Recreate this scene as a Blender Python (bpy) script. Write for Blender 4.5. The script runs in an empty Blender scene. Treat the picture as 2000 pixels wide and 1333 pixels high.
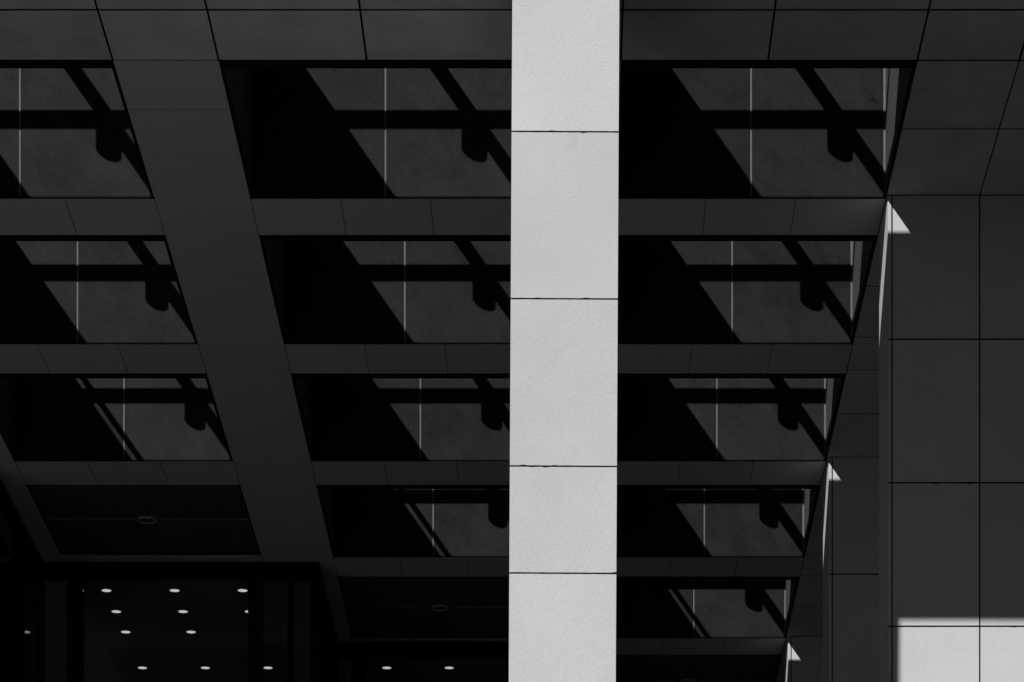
import bpy, bmesh, math, random
from mathutils import Vector
random.seed(7)

# ------------------------------------------------------------------ units
# H0: metres from the lens up to the soffit. All plan measures below are given in
# fractions of H0; zz(q) turns a depth reading (micro-units) into metres.
H0 = 10.0
FPX = 6111.0
CAM_Z = 1.6
SOF = CAM_Z + H0
def zz(q): return q * 1e-6 * FPX * H0
def xx(c): return c * H0

# ------------------------------------------------------------------ camera, sky, sun
S = bpy.context.scene
cd = bpy.data.cameras.new('camera')
cam = bpy.data.objects.new('camera', cd)
S.collection.objects.link(cam)
cam.location = (0, 0, CAM_Z)
cam.rotation_euler = (math.pi / 2, 0, 0)
cd.sensor_width = 36.0
cd.lens = FPX / 2000 * 36.0
cd.shift_x = -(1113.5 - 1000) / 2000
cd.shift_y = (3100 - 666.5) / 2000
cd.clip_start = 0.1
cd.clip_end = 6000
S.camera = cam

SUN = Vector((-0.70, -1.1136, 1.0)).normalized()     # towards the sun
w = bpy.data.worlds.new('World')
S.world = w
w.use_nodes = True
nt = w.node_tree
nt.nodes.clear()
sky = nt.nodes.new('ShaderNodeTexSky')
sky.sky_type = 'NISHITA'
sky.sun_disc = False
sky.air_density = 0.30
sky.dust_density = 0.10
sky.ozone_density = 2.0
sky.sun_elevation = math.asin(SUN.z)
sky.sun_rotation = math.atan2(SUN.x, SUN.y) % (2 * math.pi)
sep = nt.nodes.new('ShaderNodeSeparateColor')        # black and white film behind a red filter
bg = nt.nodes.new('ShaderNodeBackground')
bg.inputs['Strength'].default_value = 0.05
wo = nt.nodes.new('ShaderNodeOutputWorld')
nt.links.new(sky.outputs['Color'], sep.inputs['Color'])
nt.links.new(sep.outputs['Red'], bg.inputs['Color'])
nt.links.new(bg.outputs['Background'], wo.inputs['Surface'])

sl = bpy.data.lights.new('sun', 'SUN')
sl.energy = 4.9
sl.angle = math.radians(0.53)
sl.color = (1, 1, 1)
so = bpy.data.objects.new('sun', sl)
S.collection.objects.link(so)
so.rotation_euler = SUN.to_track_quat('Z', 'Y').to_euler()
so.location = (-20, -20, 40)

S.view_settings.view_transform = 'Standard'
S.view_settings.look = 'None'
S.view_settings.exposure = 0.0
S.view_settings.gamma = 1.0
S.view_settings.use_curve_mapping = False
S.cycles.caustics_reflective = False
S.cycles.max_bounces = 8
S.cycles.diffuse_bounces = 5

# ------------------------------------------------------------------ materials
def grey(v): return (v, v, v, 1)

def surface(name, base, vary=0.05, cloud=0.12, cloud_scale=1.2, speck=0.0, speck_scale=160.0,
            rough=0.8, bump=0.0, bump_scale=90.0, spec=0.3, streak=0.0, metallic=0.0, warts=0.0, pale_dots=0.0):
    m = bpy.data.materials.new(name)
    m.use_nodes = True
    n = m.node_tree
    n.nodes.clear()
    L = n.links.new
    out = n.nodes.new('ShaderNodeOutputMaterial')
    p = n.nodes.new('ShaderNodeBsdfPrincipled')
    p.inputs['Roughness'].default_value = rough
    p.inputs['Metallic'].default_value = metallic
    p.inputs['Specular IOR Level'].default_value = spec
    L(p.outputs[0], out.inputs['Surface'])
    tc = n.nodes.new('ShaderNodeTexCoord')
    oi = n.nodes.new('ShaderNodeObjectInfo')
    mul = n.nodes.new('ShaderNodeMath'); mul.operation = 'MULTIPLY'; mul.inputs[1].default_value = 37.0
    L(oi.outputs['Random'], mul.inputs[0])
    add = n.nodes.new('ShaderNodeVectorMath'); add.operation = 'ADD'
    L(tc.outputs['Object'], add.inputs[0]); L(mul.outputs[0], add.inputs[1])
    vec = add.outputs[0]
    def math_(op, a, b):
        q = n.nodes.new('ShaderNodeMath'); q.operation = op
        for i, v in enumerate((a, b)):
            if isinstance(v, (int, float)): q.inputs[i].default_value = v
            else: L(v, q.inputs[i])
        return q.outputs[0]
    def noise(scale, detail, ro=0.55, v=vec):
        t = n.nodes.new('ShaderNodeTexNoise')
        t.inputs['Scale'].default_value = scale; t.inputs['Detail'].default_value = detail
        t.inputs['Roughness'].default_value = ro
        L(v, t.inputs['Vector'])
        return t.outputs['Fac']
    # value = base * (1 + vary*(rand-.5)*2 + cloud*(noise-.5)*2 + ...)
    acc = math_('ADD', math_('MULTIPLY', math_('SUBTRACT', oi.outputs['Random'], 0.5), 2 * vary), 1.0)
    if cloud:
        acc = math_('ADD', acc, math_('MULTIPLY', math_('SUBTRACT', noise(cloud_scale, 5, 0.6), 0.5), 2 * cloud))
    if speck:
        acc = math_('ADD', acc, math_('MULTIPLY', math_('SUBTRACT', noise(speck_scale, 2, 0.7), 0.5), 2 * speck))
    if streak:
        mp = n.nodes.new('ShaderNodeMapping')
        mp.inputs['Rotation'].default_value = (0, math.radians(-55), 0)
        mq = n.nodes.new('ShaderNodeMapping')
        mq.inputs['Scale'].default_value = (1.5, 1.5, 4)
        L(vec, mp.inputs['Vector']); L(mp.outputs[0], mq.inputs['Vector'])
        acc = math_('ADD', acc, math_('MULTIPLY', math_('SUBTRACT', noise(2.2, 4, 0.6, mq.outputs[0]), 0.5), 2 * streak))
    if warts:     # scattered dark marks
        r = n.nodes.new('ShaderNodeMapRange'); r.interpolation_type = 'SMOOTHSTEP'
        r.inputs['From Min'].default_value = 0.62; r.inputs['From Max'].default_value = 0.8
        r.inputs['To Min'].default_value = 0.0; r.inputs['To Max'].default_value = warts
        L(noise(3.3, 7, 0.68), r.inputs['Value'])
        acc = math_('SUBTRACT', acc, r.outputs[0])
    if pale_dots:  # scattered small pale dots
        v = n.nodes.new('ShaderNodeTexVoronoi'); v.inputs['Scale'].default_value = 30.0
        L(vec, v.inputs['Vector'])
        r = n.nodes.new('ShaderNodeMapRange')
        r.inputs['From Min'].default_value = 0.05; r.inputs['From Max'].default_value = 0.11
        r.inputs['To Min'].default_value = pale_dots; r.inputs['To Max'].default_value = 0.0
        L(v.outputs['Distance'], r.inputs['Value'])
        g = n.nodes.new('ShaderNodeMapRange'); g.inputs['From Min'].default_value = 0.45; g.inputs['From Max'].default_value = 0.5
        L(noise(2.0, 2), g.inputs['Value'])
        acc = math_('ADD', acc, math_('MULTIPLY', r.outputs[0], g.outputs[0]))
    val = math_('MAXIMUM', math_('MULTIPLY', acc, base), 0.001)
    cc = n.nodes.new('ShaderNodeCombineColor')
    for i in range(3): L(val, cc.inputs[i])
    L(cc.outputs[0], p.inputs['Base Color'])
    if bump:
        b = n.nodes.new('ShaderNodeBump')
        b.inputs['Strength'].default_value = bump
        b.inputs['Distance'].default_value = 0.006
        L(noise(bump_scale, 4, 0.65), b.inputs['Height'])
        L(b.outputs[0], p.inputs['Normal'])
    return m

M_STONE = surface('pale_stone', 0.51, vary=0.05, cloud=0.12, cloud_scale=1.3, speck=0.13, speck_scale=85, rough=0.85,
                  bump=0.42, bump_scale=110, spec=0.2, warts=0.14, pale_dots=0.3)
M_SOFFIT = surface('soffit_stone', 0.40, vary=0.06, cloud=0.36, cloud_scale=2.4, speck=0.08, speck_scale=90, rough=0.85,
                   bump=0.3, bump_scale=60, spec=0.2, warts=0.35)
M_PANEL = surface('soffit_panel', 0.37, vary=0.03, cloud=0.04, cloud_scale=0.8, rough=0.6, spec=0.3)
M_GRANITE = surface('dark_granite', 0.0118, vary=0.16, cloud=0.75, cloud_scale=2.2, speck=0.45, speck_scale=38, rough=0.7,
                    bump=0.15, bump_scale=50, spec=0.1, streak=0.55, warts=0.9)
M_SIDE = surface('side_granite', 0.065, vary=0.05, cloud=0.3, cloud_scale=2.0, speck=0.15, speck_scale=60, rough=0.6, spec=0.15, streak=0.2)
M_SEAL = surface('pale_sealant', 0.13, cloud=0.35, cloud_scale=8, rough=0.9, spec=0.1)
M_BLACK = surface('black_metal', 0.006, cloud=0.1, rough=0.7, spec=0.05)
M_GAP = surface('joint_black', 0.004, cloud=0.0, rough=1.0, spec=0.0)  # matte black of the joint filler, cores and roof slab
M_CORE = surface('core_concrete', 0.03, cloud=0.1, rough=1.0, spec=0.0)
M_BAR = surface('steel_bar', 0.03, cloud=0.1, rough=0.5, spec=0.3)
M_MESH = surface('dark_lattice', 0.06, cloud=0.25, cloud_scale=2.0, rough=0.6, spec=0.2)
M_SEAM = surface('lattice_seam', 0.17, cloud=0.4, cloud_scale=3.0, rough=0.5, spec=0.3)
M_TRIM = surface('lamp_trim', 0.35, cloud=0.0, rough=0.35, spec=0.4)
M_CEIL = surface('lobby_plaster', 0.5, cloud=0.1, rough=0.8, spec=0.1)
M_LOBBY = surface('lobby_dark_wall', 0.12, cloud=0.1, rough=0.8, spec=0.1)
M_BOUNCE = surface('pale_bounce_slab', 0.33, vary=0, cloud=0.15, cloud_scale=0.3, speck=0.1, speck_scale=20, rough=0.9, spec=0.2)  # for the added slab out of view that throws sunlight upwards

M_ROAD = surface('asphalt', 0.022, vary=0, cloud=0.15, cloud_scale=0.3, speck=0.2, speck_scale=30, rough=0.9, spec=0.15)

def emitter(name, v, k):
    m = bpy.data.materials.new(name); m.use_nodes = True
    n = m.node_tree; n.nodes.clear()
    e = n.nodes.new('ShaderNodeEmission'); e.inputs['Color'].default_value = grey(v); e.inputs['Strength'].default_value = k
    o = n.nodes.new('ShaderNodeOutputMaterial'); n.links.new(e.outputs[0], o.inputs['Surface'])
    return m
M_LIT = emitter('lit_diffuser', 1.0, 0.68)

def glass(name, tint):
    m = bpy.data.materials.new(name); m.use_nodes = True
    n = m.node_tree; n.nodes.clear()
    o = n.nodes.new('ShaderNodeOutputMaterial')
    mx = n.nodes.new('ShaderNodeMixShader')
    fr = n.nodes.new('ShaderNodeFresnel'); fr.inputs['IOR'].default_value = 1.45
    tr = n.nodes.new('ShaderNodeBsdfTransparent'); tr.inputs['Color'].default_value = grey(tint)
    gl = n.nodes.new('ShaderNodeBsdfGlossy'); gl.inputs['Roughness'].default_value = 0.02
    gl.inputs['Color'].default_value = grey(0.8)
    n.links.new(fr.outputs[0], mx.inputs[0]); n.links.new(tr.outputs[0], mx.inputs[1]); n.links.new(gl.outputs[0], mx.inputs[2])
    n.links.new(mx.outputs[0], o.inputs['Surface'])
    return m
M_GLASS = glass('lobby_glass', 0.88)

# ------------------------------------------------------------------ mesh helpers
COL = S.collection
def add_box(bm, x0, x1, y0, y1, z0, z1):
    vs = [bm.verts.new((x, y, z)) for x in (x0, x1) for y in (y0, y1) for z in (z0, z1)]
    for f in ((0, 1, 3, 2), (4, 6, 7, 5), (0, 4, 5, 1), (2, 3, 7, 6), (0, 2, 6, 4), (1, 5, 7, 3)):
        bm.faces.new([vs[i] for i in f])

def link(name, bm, mat, parent=None, loc=(0, 0, 0), bevel=0.0):
    bmesh.ops.recalc_face_normals(bm, faces=bm.faces)
    if bevel:
        bmesh.ops.bevel(bm, geom=list(bm.edges), offset=bevel, segments=1, affect='EDGES')
    me = bpy.data.meshes.new(name)
    bm.to_mesh(me); bm.free()
    me.materials.append(mat)
    o = bpy.data.objects.new(name, me)
    COL.objects.link(o)
    o.location = loc
    if parent is not None: o.parent = parent
    return o

_cache = {}
def piece(name, mat, parent, x0, x1, y0, y1, z0, z1, bevel=0.0):
    """one box-shaped piece, its origin at its own middle; alike pieces share a mesh"""
    dx, dy, dz = (x1 - x0) / 2, (y1 - y0) / 2, (z1 - z0) / 2
    loc = ((x0 + x1) / 2, (y0 + y1) / 2, (z0 + z1) / 2)
    if parent is not None:
        loc = Vector(loc) - world_loc(parent)
    key = (round(dx, 4), round(dy, 4), round(dz, 4), mat.name, bevel)
    if key in _cache:
        o = bpy.data.objects.new(name, _cache[key])
        COL.objects.link(o)
        o.location = loc
        o.parent = parent
        return o
    bm = bmesh.new()
    add_box(bm, -dx, dx, -dy, dy, -dz, dz)
    o = link(name, bm, mat, parent, loc, bevel)
    _cache[key] = o.data
    return o

def chipped(name, mat, parent, x0, x1, y0, y1, z0, z1, n=18):
    """a stone panel whose long edges are slightly worn, with a chip here and there"""
    c = Vector(((x0 + x1) / 2, (y0 + y1) / 2, (z0 + z1) / 2))
    bm = bmesh.new()
    rows = []
    for i in range(n + 1):
        x = x0 + (x1 - x0) * i / n
        e = [random.uniform(0, .0009) + (random.uniform(.002, .0045) if random.random() < .03 else 0) for _ in range(2)]
        rows.append([bm.verts.new(Vector(p) - c) for p in ((x, y0, z0 + e[0]), (x, y0, z1 - e[1]), (x, y1, z1), (x, y1, z0))])
    for a, b in zip(rows, rows[1:]):
        for k in range(4):
            bm.faces.new((a[k], a[(k + 1) % 4], b[(k + 1) % 4], b[k]))
    bm.faces.new(rows[0][::-1]); bm.faces.new(rows[-1])
    return link(name, bm, mat, parent, c - world_loc(parent))

def world_loc(o):
    v = Vector((0, 0, 0))
    while o is not None:
        v = v + o.location
        o = o.parent
    return v

def thing(name, label, cat, loc, group=None):
    o = bpy.data.objects.new(name, None)
    COL.objects.link(o)
    o.location = loc
    o.empty_display_size = 0.3
    o['label'] = label; o['category'] = cat
    if group: o['group'] = group
    return o

def add_disc(bm, r, z, n=32, flip=False):
    vs = [bm.verts.new((r * math.cos(2 * math.pi * i / n), r * math.sin(2 * math.pi * i / n), z)) for i in range(n)]
    bm.faces.new(vs if not flip else vs[::-1])
    return vs

def add_lathe(bm, prof, n=32):
    rings = [[bm.verts.new((r * math.cos(2 * math.pi * i / n), r * math.sin(2 * math.pi * i / n), z)) for i in range(n)] for r, z in prof]
    for a, b in zip(rings, rings[1:]):
        for i in range(n):
            bm.faces.new((a[i], a[(i + 1) % n], b[(i + 1) % n], b[i]))
    return rings

# ------------------------------------------------------------------ plan
XA, XB, XC = (-0.4937, -0.2996), (-0.2302, -0.0361), (0.0333, 0.2274)
COLS = {'A': XA, 'B': XB, 'C': XC}
NEAR = [335.46, 378.79, 422.00, 464.68, 506.84, 549.3]
FAR = [368.9, 412.1, 455.0, 497.4, 539.8, 582.3]
OPEN = {'A': 3, 'B': 4, 'C': 5}          # open rows; the next row is closed by a grille
YF = 1.9072 * H0                          # front edge of the canopy
YB = 5.0 * H0
HW = 1.515                               # height of the coffer walls
XL, XR = -12.0, 9.0
TT = 0.03                                # thickness of a soffit tile
PT = 0.03                                # thickness of a coffer wall panel

# ground
bm = bmesh.new()
add_box(bm, -2000, 2000, -2000, 2000, -0.5, 0.0)
g = link('ground', bm, M_ROAD)
g['kind'] = 'structure'
bm = bmesh.new()                         # unseen pale paving, added to bounce sun onto the left of the soffit
add_box(bm, -26, -3.6, 6.0, 19.5, -0.02, 0.12)
g = link('bounce_slab', bm, M_BOUNCE)
g['kind'] = 'structure'

# ------------------------------------------------------------------ canopy
canopy = thing('canopy', 'broad entrance canopy of grey stone soffit tiles with a grid of deep skylight coffers',
               'canopy', (0, YF, SOF))
bm = bmesh.new()
zb, zt = SOF + TT + 0.004, SOF + HW
def core(x0, x1, y0, y1, z0=None, z1=None):
    add_box(bm, x0, x1, y0, y1, zb if z0 is None else z0, zt if z1 is None else z1)
core(XL, xx(XA[0]) - PT, YF + .03, YB)
core(xx(XA[1]) + PT, xx(XB[0]) - PT, YF + .03, YB)
core(xx(XB[1]) + PT, xx(XC[0]) - PT, YF + .03, YB)
core(xx(XC[1]) + PT, XR, YF + .03, YB)
for c, (a, b) in COLS.items():
    n = OPEN[c] + 1
    y = YF + .03
    for r in range(n):
        core(xx(a) - PT, xx(b) + PT, y, zz(NEAR[r]) - PT)
        y = zz(FAR[r]) + PT
    core(xx(a) - PT, xx(b) + PT, y, YB)
    core(xx(a) - PT, xx(b) + PT, zz(NEAR[n - 1]) - PT, zz(FAR[n - 1]) + PT, SOF + .35)
bm_loc = Vector((0, YF, SOF))
for v in bm.verts: v.co -= bm_loc
link('roof_slab', bm, M_GAP, canopy)
# dark filler that closes the joints between the tiles, a few mm above their faces
bm = bmesh.new()
fb0, fb1 = SOF + .0025, SOF + .008
for a, b in ((XL, xx(XA[0]) - .002), (xx(XA[1]) + .002, xx(XB[0]) - .002), (xx(XB[1]) + .002, xx(XC[0]) - .002), (xx(XC[1]) + .002, XR)):
    add_box(bm, a, b, YF + .03, {XL: 30.5, XR: 35.6}.get(a if a == XL else b, 35.6 if a > -1 else 33.0), fb0, fb1)
for c, (a, b) in COLS.items():
    y = YF + .03
    for r in range(OPEN[c] + 1):
        add_box(bm, xx(a) - .002, xx(b) + .002, y, zz(NEAR[r]) - .002, fb0, fb1)
        y = zz(FAR[r]) + .002
for v in bm.verts: v.co -= bm_loc
link('joint_filler', bm, M_GAP, canopy)
piece('fascia', M_STONE, canopy, XL, XR, YF, YF + .03, SOF, SOF + HW + .1, .004)

def tile(x0, x1, y0, y1, mat, gap, drop=None):
    d = random.uniform(0, .001) if drop is None else drop
    gy = gap if gap < .006 else gap * 1.7       # the joints across the view are wider
    if gap < .006: gap = .0035
    o = piece('soffit_tile', mat, canopy, x0 + gap / 2, x1 - gap / 2, y0 + gy / 2, y1 - gy / 2, SOF, SOF + TT, .002)
    o.location.z += d
    return o

GS, GP = 0.013, 0.0055
front_x = [-0.5631, -0.4937, -0.3967, -0.2996, -0.2302, -0.1332, -0.0361, 0.0333, 0.1297, 0.2274, 0.2943, 0.3612]
for y0, y1 in ((YF + .03, zz(324.7)), (zz(324.7), zz(NEAR[0]))):
    for a, b in zip(front_x, front_x[1:]):
        tile(xx(a), xx(b), y0, y1, M_SOFFIT, GS)
# cross beams between coffer rows
for c, (a, b) in COLS.items():
    for r in range(OPEN[c]):
        t = [a + (b - a) * k / 3 for k in range(4)]
        for p, q in zip(t, t[1:]):
            tile(xx(p), xx(q), zz(FAR[r]), zz(NEAR[r + 1]), M_PANEL, GP)
    r = OPEN[c]
    y_end = {'A': 3.0555, 'B': 3.312, 'C': 3.569}[c] * H0
    t = [a + (b - a) * k / 3 for k in range(4)]
    for p, q in zip(t, t[1:]):
        if y_end > zz(FAR[r]): tile(xx(p), xx(q), zz(FAR[r]), y_end, M_PANEL, GP)
# long beams between coffer columns
for a, b, n, y_end in ((-0.5631, -0.4937, 4, 30.555), (-0.2996, -0.2302, 5, 33.12), (-0.0361, 0.0333, 6, 35.69)):
    for r in range(n):
        y0, y1 = zz(NEAR[r]), zz(FAR[r])
        y2 = zz(NEAR[r + 1]) if r + 1 < n else y_end
        e = [y0 + (y1 - y0) * k / 3 for k in range(4)] + [y2]
        for p, q in zip(e, e[1:]):
            if q > p + .02: tile(xx(a), xx(b), p, q, M_PANEL, GP)
# solid strip on the right that the piers stand under
strip = [335.46, 351.2, 367.9, 378.3, 393.7, 409.8, 420.7, 436.5, 453.2, 463.7, 479.3, 495.5, 506.3, 521.9, 538.4, 549.3, 565, 584.0]
for a, b in ((0.2274, 0.2943), (0.2943, 0.3612)):
    for p, q in zip(strip, strip[1:]):
        tile(xx(a), xx(b), zz(p), zz(q), M_SOFFIT, 0.009)
bm = bmesh.new()
add_box(bm, XL, xx(-0.5631), YF + .03, 27.98, SOF, SOF + TT)
add_box(bm, xx(0.3612), XR, YF + .03, 35.69, SOF, SOF + TT)
for v in bm.verts: v.co -= bm_loc
link('soffit_sheet', bm, M_SOFFIT, canopy)

# ------------------------------------------------------------------ coffers (parts of the canopy)
def coffer(c, r):
    a, b = COLS[c]
    x0, x1, y0, y1 = xx(a), xx(b), zz(NEAR[r]), zz(FAR[r])
    xm, ym = (x0 + x1) / 2, (y0 + y1) / 2
    base = Vector((xm, ym, SOF))
    bm = bmesh.new()                        # black metal frame round the opening
    fz0, fz1 = SOF + .004, SOF + .013
    wn, ws, wf = .112, .022, .020
    add_box(bm, x0, x1, y0, y0 + wn, fz0, fz1)
    add_box(bm, x0, x1, y1 - wf, y1, fz0, fz1)
    add_box(bm, x0, x0 + ws, y0 + wn + .001, y1 - wf - .001, fz0, fz1)
    add_box(bm, x1 - ws, x1, y0 + wn + .001, y1 - wf - .001, fz0, fz1)
    for v in bm.verts: v.co -= base
    f = link('coffer', bm, M_BLACK, canopy, base - world_loc(canopy))
    z0, z1 = SOF + .006, SOF + HW
    j = .007
    # far and near walls: two panels each with a pale sealant joint
    for yy0, yy1 in ((y1, y1 + PT), (y0 - PT, y0)):
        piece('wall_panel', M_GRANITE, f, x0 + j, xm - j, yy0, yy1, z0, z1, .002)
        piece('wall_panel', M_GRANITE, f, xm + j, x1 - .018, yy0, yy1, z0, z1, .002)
        for xs0, xs1 in ((xm - j, xm + j), (x0, x0 + j), (x1 - .018, x1)):
            piece('sealant_joint', M_SEAL, f, xs0 + .0005, xs1 - .0005, yy0 + .004, yy1 - .004, z0, z1 - .01)
    for xs0, xs1 in ((x0 - PT, x0), (x1, x1 + PT)):
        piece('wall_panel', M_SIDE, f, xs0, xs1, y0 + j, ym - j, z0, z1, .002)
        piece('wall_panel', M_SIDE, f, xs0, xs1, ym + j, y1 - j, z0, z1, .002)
        piece('sealant_joint', M_SEAL, f, xs0 + .004, xs1 - .004, ym - j + .0005, ym + j - .0005, z0, z1 - .01)
    # the cross of bars near the top and the round lamp under it
    bw, bz0, bz1 = .045, SOF + 1.460, SOF + 1.520
    piece('cross_bar', M_BAR, f, x0 + .002, x1 - .002, ym - bw, ym + bw, bz0, bz1)
    piece('cross_bar', M_BAR, f, xm - bw, xm + bw, y0 + .002, ym - bw - .001, bz0, bz1)
    piece('cross_bar', M_BAR, f, xm - bw, xm + bw, ym + bw + .001, y1 - .002, bz0, bz1)
    bm = bmesh.new()
    rg = add_lathe(bm, [(.02, .207), (.08, .207), (.08, 0), (.066, 0), (.060, .02), (.02, .02)])
    bm.faces.new(rg[-1]); bm.faces.new(rg[0][::-1])
    link('lamp', bm, M_BLACK, f, (0, 0, 1.252))
    if r == OPEN[c] - 1:                    # a pipe along the left rim of the last open coffer of each column
        bm = bmesh.new()
        n = 12; px = x0 + .069 - xm
        ra = [bm.verts.new((px + .0275 * math.cos(2 * math.pi * i / n), y0 - ym, 1.515 + .0275 * math.sin(2 * math.pi * i / n))) for i in range(n)]
        rb = [bm.verts.new((px + .0275 * math.cos(2 * math.pi * i / n), y1 - ym, 1.515 + .0275 * math.sin(2 * math.pi * i / n))) for i in range(n)]
        for i in range(n): bm.faces.new((ra[i], ra[(i + 1) % n], rb[(i + 1) % n], rb[i]))
        bm.faces.new(ra); bm.faces.new(rb[::-1])
        link('rim_pipe', bm, M_BAR, f)
    return f

for c in COLS:
    for r in range(OPEN[c]):
        coffer(c, r)

def lattice(w, d, pitch):
    bm = bmesh.new()
    nx, ny = int(w / pitch), int(d / pitch)
    t = .006
    for i in range(nx + 1):
        x = -w / 2 + t / 2 + (w - t) * i / nx
        add_box(bm, x - t / 2, x + t / 2, -d / 2, d / 2, 0.0, .022)
    for k in range(ny + 1):
        y = -d / 2 + t / 2 + (d - t) * k / ny
        add_box(bm, -w / 2 + .001, w / 2 - .001, y - t / 2, y + t / 2, .002, .020)
    return bm

GRILLE_LABEL = {
    'A': 'small unlit round downlight in the leftmost black ceiling grille above the lobby corner',
    'B': 'small unlit round downlight in the black ceiling grille just left of the sunlit pillar',
    'C': 'small unlit round downlight in the grille cut off below, right of the pillar'}
_lat = None
for c in COLS:
    r = OPEN[c]
    a, b = COLS[c]
    x0, x1, y0, y1 = xx(a), xx(b), zz(NEAR[r]), zz(FAR[r])
    if c == 'A': y1 = zz(495.6)
    xm, ym = (x0 + x1) / 2, (y0 + y1) / 2
    base = Vector((xm, ym, SOF))
    bm = bmesh.new()                       # frame with a dark back
    add_box(bm, x0, x1, y0, y0 + .02, SOF + .004, SOF + .05)
    add_box(bm, x0, x1, y1 - .02, y1, SOF + .004, SOF + .05)
    add_box(bm, x0, x0 + .02, y0 + .021, y1 - .021, SOF + .004, SOF + .05)
    add_box(bm, x1 - .02, x1, y0 + .021, y1 - .021, SOF + .004, SOF + .05)
    add_box(bm, x0 - .02, x1 + .02, y0 - .02, y1 + .02, SOF + .2, SOF + .22)
    for v in bm.verts: v.co -= base
    f = link('ceiling_grille', bm, M_BLACK, canopy, base - world_loc(canopy))
    pw, pd = (x1 - x0) / 2 - .045, (y1 - y0) / 2 - .035
    pm = None
    for sx in (-1, 1):
        for sy in (-1, 1):
            if pm is None:
                o = link('mesh_panel', lattice(pw, pd, .034), M_MESH, f, (0, 0, .012)); pm = o.data
            else:
                o = bpy.data.objects.new('mesh_panel', pm); COL.objects.link(o); o.parent = f
            o.location = (sx * (pw / 2 + .024), sy * (pd / 2 + .014), .012)
    for s in (-1, 1):
        piece('seam_strip', M_SEAM, f, xm + s * ((x1 - x0) / 4 + .05) - (x1 - x0) / 4 + .07, xm + s * ((x1 - x0) / 4 + .05) + (x1 - x0) / 4 - .07,
              ym - .004, ym + .004, SOF + .006, SOF + .03)
        piece('seam_strip', M_MESH, f, xm - .018, xm + .018, ym + (.10 if s > 0 else -(y1 - y0) / 2 + .03), ym + ((y1 - y0) / 2 - .03 if s > 0 else -.10),
              SOF + .008, SOF + .03)
    d = thing('ceiling_downlight', GRILLE_LABEL[c], 'downlight', (xm, ym, SOF), 'unlit downlights in the ceiling grilles')
    bm = bmesh.new()
    add_lathe(bm, [(.079, .03), (.079, -.004), (.084, -.004), (.086, .004), (.086, .03)], 40)
    link('trim_ring', bm, M_TRIM, d)
    bm = bmesh.new()
    rg = add_lathe(bm, [(.078, .012), (.05, .05), (.03, .075), (.01, .085)], 32)
    bm.faces.new(rg[-1])
    link('reflector', bm, M_BLACK, d)
    bm = bmesh.new()
    rg = add_lathe(bm, [(.004, .012), (.02, .018), (.024, .03), (.02, .045), (.004, .06)], 20)
    bm.faces.new(rg[0][::-1]); bm.faces.new(rg[-1])
    link('bulb', bm, M_TRIM, d)

# ------------------------------------------------------------------ piers on the right
TH = 1.0312          # height of one stone course
def pier(q0, q1, x0c, label):
    y0, y1 = zz(q0), zz(q1)
    x0 = xx(x0c)
    xj = [x0, x0 + .030, x0 + .660, x0 + 1.290]
    top = SOF - .004
    t = thing('stone_pier', label, 'pier', (x0 + .6, (y0 + y1) / 2, 0), 'stone piers under the canopy')
    g = .0055
    n = 5
    for k in range(n):
        za, zc = top - (k + 1) * TH, top - k * TH
        rz = random.uniform(-.0012, .0012)
        piece('stone_panel', M_STONE, t, x0, xj[1] - .004, y0 + .0004, y1, za + g, zc - g * (k > 0), .002)
        for p, q in ((xj[1], xj[2]), (xj[2], xj[3])):
            chipped('stone_panel', M_STONE, t, p + g, q - g, y0 + random.uniform(-.001, .001), y0 + .03, za + g, zc - g * (k > 0))
    bm = bmesh.new()
    add_box(bm, x0 + .005, xj[3] - .012, y0 + .005, y1 - .005, top - n * TH, top - .002)
    for v in bm.verts: v.co -= t.location
    link('pier_core', bm, M_GAP, t)
    bm = bmesh.new()
    add_box(bm, x0, xj[3], y0, y1, 0, top - n * TH - .004)
    for v in bm.verts: v.co -= t.location
    link('pier_shaft', bm, M_STONE, t)
    return t
pier(367.85, 378.3, 0.2283, 'largest and nearest grey stone pier at the right edge with sunlit lower corner')
pier(453.15, 463.7, 0.2290, 'middle grey stone pier standing partly behind the nearest right pier')
pier(538.8, 549.3, 0.2296, 'farthest and smallest grey stone pier at the bottom right, third behind the others')

# ------------------------------------------------------------------ the sunlit pillar in front
YP = 1.919 * H0
def hz(y): return CAM_Z + (3100 - y) / FPX * YP
px0, px1 = (1000.6 - 1113.5) / FPX * YP, (1209.6 - 1113.5) / FPX * YP
pil = thing('stone_pillar', 'tall slender square pillar of pale rough stone in full sun at the centre', 'pillar',
            ((px0 + px1) / 2, YP + .33, hz(0)))
hw = (px1 - px0) / 2
joints = [None, 257.5, 584, 911, 1120, 1447]
bounds = [SOF - .004] + [hz(v) for v in joints[1:]]
ref = hz(0)
def ppiece(x0, x1, y0, y1, z0, z1):
    piece('stone_panel', M_STONE, pil, x0, x1, y0, y1, z0, z1, .003)
cx, cy = pil.location.x, pil.location.y
for k, (zc, za) in enumerate(zip(bounds, bounds[1:])):
    gg = .0045
    chipped('stone_panel', M_STONE, pil, cx - hw, cx + hw, YP, YP + .03, za + gg, zc - gg, 24)
    ppiece(cx - hw, cx - hw + .03, YP + .0305, YP + .63, za + gg, zc - gg)
    ppiece(cx + hw - .03, cx + hw, YP + .0305, YP + .63, za + gg, zc - gg)
    ppiece(cx - hw, cx + hw, YP + .6305, YP + .66, za + gg, zc - gg)
bm = bmesh.new()
add_box(bm, -hw + .005, hw - .005, -.33 + .005, .33 - .005, bounds[-1] - ref, bounds[0] - ref - .002)
link('pillar_core', bm, M_GAP, pil)
bm = bmesh.new()
add_box(bm, -hw, hw, -.33, .33, -ref, bounds[-1] - ref - .005)
link('pillar_shaft', bm, M_STONE, pil)
pil.rotation_euler = (0, math.atan(7 / 1333), 0)

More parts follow.
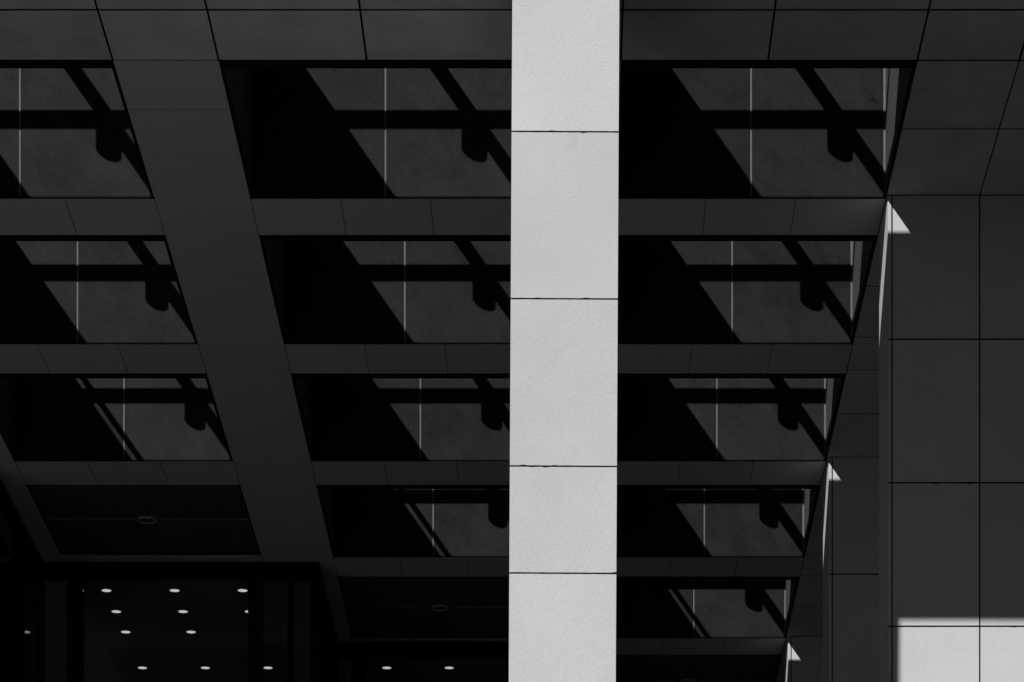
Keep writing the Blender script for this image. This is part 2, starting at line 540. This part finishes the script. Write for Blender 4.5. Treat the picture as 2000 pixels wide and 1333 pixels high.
# ------------------------------------------------------------------ glazed lobby front, stepping back bay by bay
X1, X2, X3 = -5.175, -2.49, 0.145
Y0, Y1, Y2, Y3 = 27.99, 30.555, 33.12, 35.69
HEAD = .165
def glazed(label, axis, fixed, s0, s1, posts, outside):
    """axis 'x': a front running along x at y=fixed; axis 'y': a return running along y at x=fixed"""
    mid = (s0 + s1) / 2
    t = thing('glazed_wall', label, 'glass wall', (mid, fixed, 0) if axis == 'x' else (fixed, mid, 0), 'stepped glass walls of the lobby')
    def b(name, mat, a0, a1, d0, d1, z0, z1):
        if axis == 'x': return piece(name, mat, t, a0, a1, fixed + d0, fixed + d1, z0, z1)
        return piece(name, mat, t, fixed + d0, fixed + d1, a0, a1, z0, z1)
    b('head_rail', M_BLACK, s0 + .041, s1 - .041, -.04, .04, SOF - HEAD, SOF - .004)
    b('sill_rail', M_BLACK, s0 + .041, s1 - .041, -.04, .04, 0.002, .12)
    es = [s0 + .041] + [e for p, wd in posts for e in (p - wd / 2, p + wd / 2)] + [s1 - .041]
    for p, wd in posts:
        b('mullion', M_BLACK, p - wd / 2, p + wd / 2, -.06, .06, .121, SOF - HEAD - .001)
    for e0, e1 in zip(es[::2], es[1::2]):
        if e1 - e0 > .03:
            b('glass_pane', M_GLASS, e0 + .001, e1 - .001, -.006, .006, .121, SOF - HEAD - .001)
    return t
glazed('glass lobby wall with black head rail facing out below the leftmost ceiling grille', 'x', Y1, X1, X2,
       [(-4.83, .15), (-3.07, .14), (-2.73, .05)], -1)
glazed('glass lobby wall facing out at the bottom between the lit lobby corner and the pillar', 'x', Y2, X2, X3,
       [(-2.24, .15), (-.6, .14)], -1)
glazed('deepest glass lobby wall behind the grille right of the pillar', 'x', Y3, X3, XR, [(1.5, .14), (3.2, .14), (5.2, .14)], -1)
glazed('frontmost glass lobby wall beyond the left edge of the picture', 'x', Y0, XL, X1, [(-9.5, .14), (-7.4, .14)], -1)
glazed('glass side wall running back along the ceiling at the far left edge', 'y', X1, Y0, Y1, [(29.3, .1)], 1)
glazed('short glass side wall joining the two lobby fronts left of the pillar', 'y', X2, Y1, Y2, [(31.0, .08), (32.2, .1)], 1)
glazed('short glass side wall hidden behind the sunlit pillar', 'y', X3, Y2, Y3, [(34.4, .1)], 1)
for k, (x, y, lab) in enumerate(((X1, Y1, 'black corner post at the far left of the leftmost lobby glass front'),
                  (X2, Y1, 'black corner post at the right end of the leftmost lobby glass front'),
                  (X1, Y0, 'black corner post nearest the canopy front at the left edge'),
                  (X2, Y2, 'black inner corner post where the middle glass front begins'),
                  (X3, Y2, 'black corner post of the glass front behind the sunlit pillar'),
                  (X3, Y3, 'black inner corner post of the deepest glass front'))):
    bm = bmesh.new()
    add_box(bm, -.04, .04, -.04, .04, 0, SOF - .004)
    o = link('corner_post', bm, M_BLACK, None, (x, y, 0), .004)
    o['label'] = lab; o['category'] = 'post'; o['group'] = 'corner posts of the lobby glass'

# lobby ceiling and far walls
LC = SOF - .012
bm = bmesh.new()
add_box(bm, XL, X1 - .05, Y0 + .05, YB, LC, SOF + .02)
add_box(bm, X1 - .05, X2 - .05, Y1 + .05, YB, LC, SOF + .02)
add_box(bm, X2 - .05, X3 - .05, Y2 + .05, YB, LC, SOF + .02)
add_box(bm, X3 - .05, XR, Y3 + .05, YB, LC, SOF + .02)
o = link('lobby_ceiling', bm, M_CEIL); o['kind'] = 'structure'
bm = bmesh.new()
add_box(bm, XL - .3, XL, Y0, YB, 0, SOF)
add_box(bm, XL - .3, XR + .3, YB, YB + .3, 0, SOF)
add_box(bm, XR, XR + .3, Y3, YB, 0, SOF)
o = link('lobby_wall', bm, M_LOBBY); o['kind'] = 'structure'
# lit downlights in the lobby ceiling
ROWS = [513.6, 524.7, 535.9, 556.8]
RN = ['row nearest the lobby glass', 'second row from the lobby glass', 'third row from the lobby glass', 'lowest row at the bottom edge']
spots = []
CN = ['leftmost lit round downlight', 'middle lit round downlight', 'rightmost lit round downlight']
for k, q in enumerate(ROWS):
    for i, c in enumerate((-0.4651, -0.3967, -0.3285)):
        spots.append((c, q, '%s of the three in the %s' % (CN[i], RN[k])))
for i, c in enumerate((-0.1994, -0.1315, -0.0640)):
    spots.append((c, 556.8, '%s seen through the middle glass front left of the pillar' % CN[i]))
rm = lm = None
for c, q, lab in spots:
    k = (LC - CAM_Z) / H0
    d = thing('lobby_downlight', lab, 'downlight', (xx(c) * k, zz(q) * k, LC), 'lit round downlights in the lobby ceiling')
    if rm is None:
        bm = bmesh.new()
        add_lathe(bm, [(.049, .0), (.049, -.006), (.056, -.005), (.058, 0)], 28)
        o1 = link('trim_ring', bm, M_BLACK, d); rm = o1.data
        bm = bmesh.new()
        add_disc(bm, .0488, -.004, 28, True)
        rr = add_lathe(bm, [(.0488, -.004), (.0488, -.0005)], 28)
        bmesh.ops.remove_doubles(bm, verts=bm.verts, dist=1e-5)
        o2 = link('diffuser', bm, M_LIT, d); lm = o2.data
    else:
        for nm, me in (('trim_ring', rm), ('diffuser', lm)):
            o = bpy.data.objects.new(nm, me); COL.objects.link(o); o.parent = d
